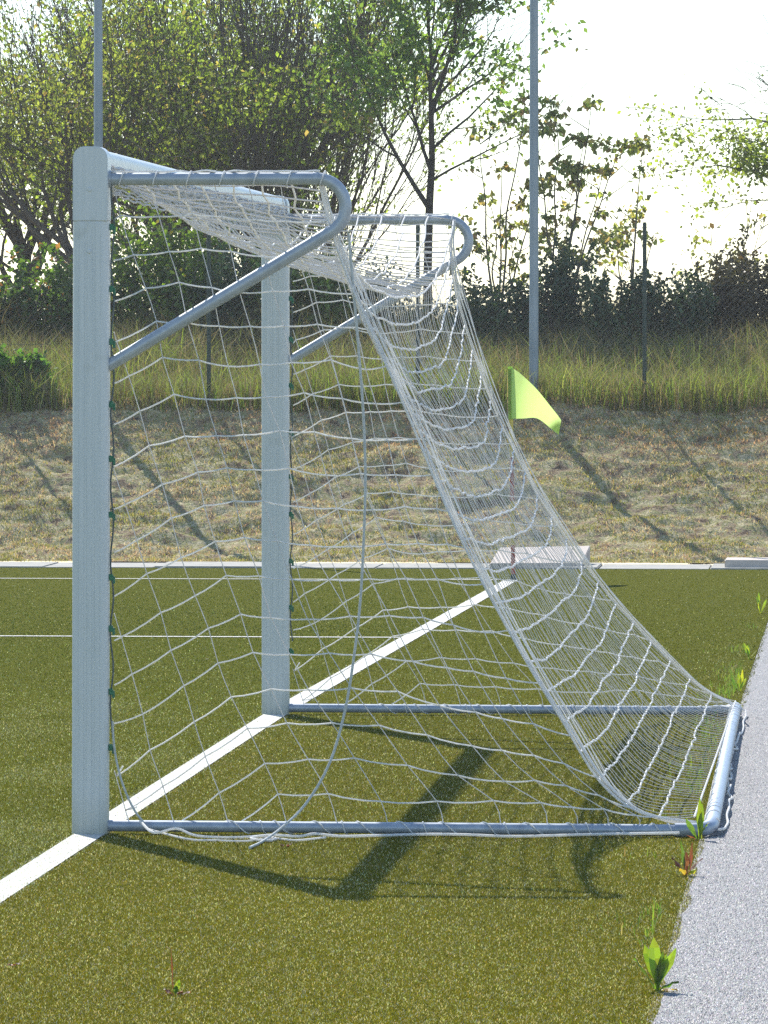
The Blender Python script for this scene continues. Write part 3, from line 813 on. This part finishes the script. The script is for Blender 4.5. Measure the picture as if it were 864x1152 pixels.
T.branch(Vector((.04, 0, hC * .99)), Vector((-.18, -.1, 1)), 1.5, .028, 1, 4, (3, 4), .66, (20, 50), .2, .08, 2)
T.branch(Vector((.05, 0, hC * .86)), Vector((.8, .1, .55)), 1.1, .018, 2, 4, (2, 4), .6, (20, 50), .3, .08, 2)
T.branch(Vector((.02, 0, hL * 1.15)), Vector((.85, .1, .45)), 1.1, .016, 2, 4, (2, 4), .6, (20, 50), .3, .08, 2)
for k in range(6):
    T.branch(Vector((.04, 0, hC * 1.0 + .12 * k)), Vector((.75 - .12 * k, .3 * math.cos(k * 2), .55 + .12 * k)).normalized(), 1.05, .02, 2, 4, (3, 5), .66, (20, 50), .2, .1, 2)
P_, c_ = make_crown(T, 4, .10, .07, [(.13, .17, .06), (.23, .28, .10), (.28, .20, .12)], 45, .46)
lowk = (P_[:, 2] > hC * .93) | (rng.random(len(P_)) < .35); P_ = P_[lowk]; c_ = c_[lowk]
hi_ = (P_[:, 2] > hC * 1.02); c_[hi_] *= np.array([.72, .88, .9]); cr_ = (P_, c_)
T2 = (cr_)
tree('broadleaf_tree', 'slender tree with a straight forked trunk behind the far corner of the net', b_, T, cr_, .08, M['leaf'], M['bark'], TG, seed=4)
# D: thin saplings with tufts of leaves
def sapling(px, v, stems, label, seed, cols, dens=30, lsz=.085, sc=1.0):
    r = random.Random(seed); t = empty('sapling', tuple(base_at(px, v))); tag(t, label, 'sapling', 'saplings in the hedge'); mb = MB(); LP = []; b0 = base_at(px, v)
    for (pxs, pys) in stems:
        e = at(pxs, pys, v) - b0; dv = r.uniform(-.5, .5)
        pts = [(e[0] * f ** 1.35 + r.gauss(0, .02) * (f > 0), dv * f, e[2] * f) for f in np.linspace(0, 1, 8)]
        P = cr(pts, 3); mb.tube(P, list(np.linspace(.018, .004, len(P)) * sc), 5)
        def tuft(q, n, s): 
            s = s * .75; n = int(n * 1.2)
            for _ in range(n): LP.append((q[0] + r.gauss(0, s), q[1] + r.gauss(0, s), q[2] + r.gauss(0, s * .42)))
        tuft(P[-1], dens, .085)
        for k in range(5):
            i = int(len(P) * r.uniform(.35, .95)); q = P[min(i, len(P) - 1)]; a = r.random() * 6.28; L = r.uniform(.15, .5)
            q2 = (q[0] + math.cos(a) * L, q[1] + math.sin(a) * L * .6, q[2] + L * .75); mb.tube([tuple(q), ((q[0] + q2[0]) / 2, (q[1] + q2[1]) / 2, (q[2] + q2[2]) / 2 - .02), q2], [.006, .004, .003], 4)
            tuft(q2, int(dens * r.uniform(.5, 1.2)), .085)
    mb.build('trunk', M['barkl'], t); LP = np.array(LP); c = pick(len(LP), cols, .25)
    fast_mesh('crown', leaves(LP, lsz, seed, .7, 1.0), 4, M['leaf'], c, t, LF)
SC = [(.20, .21, .09), (.30, .22, .14), (.17, .19, .09), (.30, .31, .13)]
sapling(628, 43, [(668, 118), (625, 128), (655, 160), (700, 165), (602, 145), (640, 208), (678, 190)], 'young sapling with reddish leaf tufts right of the mast', 3, SC)
sapling(706, 43.5, [(716, 240), (690, 262), (722, 165), (735, 268)], 'small sapling with a few leaf tufts above the fence post', 6, SC, 16)
sapling(560, 44, [(590, 110), (566, 190), (540, 150), (585, 255), (553, 222), (610, 200)], 'leafy sapling left of the right hand mast', 9, SC, 20)
sapling(820, 44, [(800, 270), (842, 255), (775, 285), (860, 240)], 'wispy sapling above the bushes at the right', 12, SC, 9, .07, .7)
# E: tree leaning in from beyond the right edge
T = Tree(71, grav=.12, up=.0); b_ = base_at(1000, 44)
T.mb.tube([(0, 0, -.1), (0, 0, 1.0), (-.06, 0, 2.2)], [.13, .10, .08], 10)
for k, (tx, ty, L) in enumerate(((850, 20, 1.6), (835, 110, 1.4), (860, -80, 1.7), (870, 200, 1.0), (900, 0, 1.5), (960, 40, 1.5), (1040, 60, 1.6), (1090, 150, 1.5), (875, 110, 1.4))):
    s0 = Vector((-.05, 0, 1.3 + .1 * k)); e = Vector(tuple(at(tx, ty, 44) - b_)); d = (e - s0).normalized(); d.y = random.uniform(-.3, .3)
    T.branch(s0, d.normalized(), L, .035, 1, 4, (3, 5), .60, (18, 50), .35, .10, 2)
tree('broadleaf_tree', 'sparse tree with thin drooping twigs reaching in from the right edge', b_, T, make_crown(T, 3, .08, .06, [(.16, .20, .06), (.28, .33, .09), (.20, .21, .09)], 72, .46), .06, M['leaf'], M['barkl'], TG, seed=6)

def shrub(px, v, pw, ptop, label, cols, seed, n=7500, lsz=.055, lm='dark_leaf', group='bushes behind the wire fence', dpt=.6, flat=.0, name='shrub', zb=None):
    b0 = base_at(px, v); 
    if zb is not None: b0[2] = zb
    sc = (v - CAM[1]) / F; hw = pw * sc * .62; h = float(at(px, ptop + (18 if v > 40 else 0), v)[2]) - b0[2]
    t = empty(name, tuple(b0)); tag(t, label, 'bush', group); r = np.random.default_rng(seed)
    mb = MB(); rr = random.Random(seed)
    for k in range(9):
        a = rr.random() * 6.28; x = math.cos(a) * hw * .7; y = math.sin(a) * dpt * .6; mb.tube([(x * .15, y * .15, -.05), (x * .5, y * .5, h * .4), (x, y, h * rr.uniform(.6, .95))], [.02, .012, .004], 5)
    mb.build('stem', M['bark'], t)
    # lumps: overlapping leaf masses of different size
    L = [(rr.uniform(-.75, .75) * hw, rr.uniform(-.6, .6) * dpt, h * rr.uniform(.15, .8), rr.uniform(.25, .5)) for _ in range(13)]
    P = []
    for (x, y, z, s) in L:
        q = r.normal(0, 1, (n // 13, 3)); q /= np.linalg.norm(q, axis=1)[:, None]; q *= (r.random((len(q), 1)) ** .45)
        q = q * np.array([hw * s * 1.1, dpt * s * 1.2, h * s * .75]) * (1 + .45 * (noise3(q, 2.3, seed) - .5))[:, None] * 1.15 + np.array([x, y, z]); P.append(q)
    # shoots sticking out of the top
    for k in range(16):
        x = rr.uniform(-.95, .95) * hw; y = rr.uniform(-.5, .5) * dpt; z0 = h * rr.uniform(.5, .8); L_ = h * rr.uniform(.15, .45)
        f = r.random(46)[:, None]; P.append(np.array([x, y, z0]) + f * np.array([rr.uniform(-.1, .1), 0, L_]) + r.normal(0, .035, (46, 3)) * (1.2 - f))
    P = np.concatenate(P); P = P[(P[:, 2] > .01)]; P = P[noise3(P + b0, 2.2, seed) > .33]
    f = noise3(P, 1.8, seed + 9); c = np.array(cols[0]) * (1 - f[:, None]) + np.array(cols[1]) * f[:, None]; c[r.random(len(P)) < .07] = cols[2]
    c = np.clip(c * (1 + .25 * r.normal(0, 1, (len(P), 1))), .003, .8)
    fast_mesh('foliage', leaves(P, lsz, seed), 4, M[lm], c, t, LF)
    return t
RED = [(.06, .05, .025), (.13, .10, .05), (.18, .10, .05)]
shrub(560, 41.6, 100, 298, 'dark evergreen bush between the goal net and the mast', DG, 101)
shrub(633, 41.9, 62, 270, 'narrow dark evergreen bush right of the mast', DG, 102, 4600)
shrub(690, 41.6, 74, 290, 'dark evergreen bush left of the bare fence post', DG, 103)
shrub(752, 41.8, 84, 290, 'wide dark evergreen bush right of the bare fence post', DG, 104)
shrub(810, 42.0, 60, 284, 'small brownish green bush near the right edge', RED, 105)
shrub(862, 42.3, 90, 262, 'tall brownish bush cut by the right edge', RED, 106, 6000)
shrub(482, 42.2, 120, 318, 'low dark bush behind the far corner of the goal net', DG, 107)
shrub(400, 42.6, 110, 290, 'dark green bush behind the middle of the net', DG, 108)
shrub(190, 42.6, 120, 235, 'green bush behind the near half of the net', MG, 109, 6500, .07, 'leaf')
shrub(262, 42.4, 80, 270, 'shady bush at the foot of the dark stout trunk', DG, 110)
shrub(340, 42.2, 90, 265, 'green bush right of the dark stout trunk', MG, 111, 5000, .07)
shrub(20, 42.2, 90, 278, 'green bush with reddish leaves at the left edge', [(.04, .08, .02), (.10, .16, .03), (.26, .11, .04)], 112, 5200, .08, 'leaf')
shrub(95, 42.6, 100, 275, 'low green bush left of the near post', MG, 113, 4500, .07)
shrub(10, 37.45, 76, 402, 'bright green leafy plant in the tall grass at the left edge', [(.05, .11, .025), (.10, .19, .035), (.14, .22, .05)], 114, 3800, .07, 'leaf', 'leafy plants in the tall grass', .3)

# ------------------------------------------------------------------ weeds at the turf edge
def weed(px, py, spec, label, seed, group='weeds on the turf'):
    """spec: list of (length, width, azimuth deg, tilt deg from upright, colour)"""
    g = ground(np.array([px], float), np.array([py], float))[0]; g[2] = float(gz(g[1])); t = empty('weed', tuple(g)); tag(t, label, 'weed', group)
    r = random.Random(seed); bycol = {}
    for s in spec: bycol.setdefault(s[4], []).append(s)
    for col, ss in bycol.items():
        V = []; n = 0
        for (L, w, az, tilt, _) in ss:
            a = R(az); ti = R(tilt); d = Vector((math.cos(a) * math.sin(ti), math.sin(a) * math.sin(ti), math.cos(ti))); side = Vector((-math.sin(a), math.cos(a), 0)) if tilt > 25 else Vector((1, .3, 0)).normalized()
            p = Vector((r.gauss(0, .006), r.gauss(0, .006), 0)); nrm = side.cross(d)
            prof = [(0, .12), (.2, .35), (.4, .85), (.6, 1.0), (.8, .75), (1, .08)]; rows = []
            for f, ww in prof:
                q = p + d * L * f + Vector((0, 0, -1)) * (L * .25 * f * f * math.sin(ti)) ; wv = .004 * math.sin(f * 14 + az)
                rows.append((q - side * w * ww + nrm * (.2 * w + wv), q, q + side * w * ww + nrm * (.2 * w - wv)))
            for k in range(len(rows) - 1):
                for c in (0, 1): V += [rows[k][c], rows[k][c + 1], rows[k + 1][c + 1], rows[k + 1][c]]
        fast_mesh('leaf', np.array([list(v) for v in V]), 4, M['leaf'], pick(len(V) // 4, [col], .08), t)
GR = (.18, .24, .035); GD = (.09, .15, .035); RD = (.15, .05, .045); OR = (.34, .22, .06); YE = (.34, .34, .04)
weed(739, 1117, [(.15, .017, 150, 20, GR), (.16, .019, 120, 8, GR), (.15, .016, 15, 24, GR), (.13, .013, 195, 30, GD), (.12, .012, 60, 12, GD), (.10, .016, 320, 55, GD), (.07, .014, 0, 70, OR), (.06, .012, 60, 75, OR), (.12, .018, 40, 20, GR)], 'bright green broad leaved weed at the path edge near the bottom', 1)
weed(785, 945, [(.12, .013, 120, 12, GR), (.14, .013, 60, 10, GR), (.10, .012, 190, 25, GD), (.09, .012, 0, 30, GD), (.08, .01, 240, 60, RD), (.16, .01, 80, 4, GR)], 'green weed growing against the corner of the goal base', 2)
weed(772, 985, [(.09, .013, 160, 35, RD), (.10, .012, 20, 40, RD), (.07, .012, 250, 50, OR), (.09, .012, 90, 15, RD), (.06, .014, 300, 50, YE), (.05, .014, 200, 60, YE), (.13, .006, 130, 12, GD), (.12, .006, 60, 8, RD)], 'reddish brown weed at the path edge beside the goal corner', 3)
weed(197, 1122, [(.05, .009, 60, 20, GR), (.04, .009, 160, 50, RD), (.045, .009, 300, 55, RD), (.04, .008, 10, 60, RD), (.04, .008, 220, 55, RD), (.03, .008, 100, 10, GD), (.14, .0022, 115, 9, RD)], 'small red and green weed with a thin dry stalk in the foreground turf', 4)
weed(16, 1086, [(.035, .008, 30, 60, RD), (.03, .008, 150, 65, RD), (.035, .007, 280, 60, RD), (.02, .008, 200, 30, YE)], 'tiny red weed at the lower left edge of the turf', 5)
weed(322, 952, [(.03, .007, 30, 45, RD), (.025, .007, 150, 55, RD), (.02, .006, 260, 50, RD)], 'tiny red weed by the loose cord below the near base bar', 6)
weed(832, 778, [(.11, .01, 100, 12, GR), (.10, .01, 170, 25, GD), (.09, .01, 20, 25, GR), (.12, .009, 60, 8, YE)], 'green weed at the path edge beyond the goal', 7)
weed(842, 742, [(.10, .009, 100, 15, GD), (.12, .009, 170, 18, GR), (.08, .01, 20, 35, YE), (.1, .01, 250, 20, GR)], 'green weed at the path edge farther beyond the goal', 8)
weed(855, 690, [(.16, .009, 100, 8, GR), (.14, .009, 170, 14, GD), (.12, .01, 20, 20, GR), (.1, .01, 250, 20, YE)], 'tall grassy weed at the path edge by the right border', 9)
# wisps of grass along the turf edge
N = 2600; v = -6.5 + rng.random(N) * 25; clus = fbm(v * 1.1, v * 0 + 2, 66, 3) > .52; v = v[clus]; n = len(v)
u = EDGE - .05 - .11 * np.abs(rng.normal(0, 1, n)) * (vnoise(v * 2, v * 0, 8) + .1)
P = np.stack([u, v, gz(v)], -1)
o = fast_mesh('edge_grass', blades(P, rng.uniform(.015, .06, n), rng.uniform(.0012, .0025, n), .8, .4), 5, M['grass'], pick(n, [(.16, .26, .03), (.22, .28, .05), (.28, .24, .10), (.12, .2, .03)], .2), faces=BF)
tag(o, 'thin wisps of real grass along the turf edge', 'grass', kind='stuff')

# ------------------------------------------------------------------ thin haze in the air
hz = MB().box(-252, 252, -122, 252, -2.2, 13.5).build('haze', bpy.data.materials.new('thin_haze'), smooth=False)
hm = hz.data.materials[0]; hm.use_nodes = True; hn = hm.node_tree; hn.nodes.clear()
ho = hn.nodes.new('ShaderNodeOutputMaterial'); hv = hn.nodes.new('ShaderNodeVolumePrincipled')
hv.inputs['Color'].default_value = (.93, .96, 1, 1); hv.inputs['Density'].default_value = .00045; hv.inputs['Anisotropy'].default_value = .35
hn.links.new(hv.outputs[0], ho.inputs['Volume']); tag(hz, kind='stuff')

# ------------------------------------------------------------------ light
SUN = Vector((-.419, .908, 0)).normalized(); EL = R(41.7)
wd = bpy.data.worlds.new('World'); bpy.context.scene.world = wd; wd.use_nodes = True
nt = wd.node_tree; bg = nt.nodes['Background']; sky = nt.nodes.new('ShaderNodeTexSky'); sky.sky_type = 'NISHITA'
sky.sun_disc = False; sky.sun_elevation = EL; sky.sun_rotation = math.atan2(SUN.x, SUN.y)
sky.air_density = 1.0; sky.dust_density = .1; sky.ozone_density = 2.5; sky.altitude = 100
nt.links.new(sky.outputs[0], bg.inputs[0]); bg.inputs[1].default_value = .13
ld = bpy.data.lights.new('sun', 'SUN'); ld.energy = 4.2; ld.angle = R(.45); ld.color = (1, .955, .88)
lo = bpy.data.objects.new('sun', ld); C.objects.link(lo)
sd = Vector((SUN.x * math.cos(EL), SUN.y * math.cos(EL), math.sin(EL)))
lo.rotation_euler = (-sd).to_track_quat('-Z', 'Y').to_euler(); lo.location = (0, 0, 20)
sc = bpy.context.scene
sc.view_settings.view_transform = 'Standard'; sc.view_settings.look = 'None'; sc.view_settings.exposure = .8; sc.view_settings.gamma = 1
sc.cycles.max_bounces = 6; sc.cycles.diffuse_bounces = 3; sc.cycles.transmission_bounces = 3; sc.cycles.transparent_max_bounces = 4
sc.cycles.use_denoising = False; sc.cycles.denoiser = 'OPENIMAGEDENOISE'; sc.cycles.denoising_input_passes = 'RGB_ALBEDO_NORMAL'; sc.cycles.denoising_prefilter = 'ACCURATE'
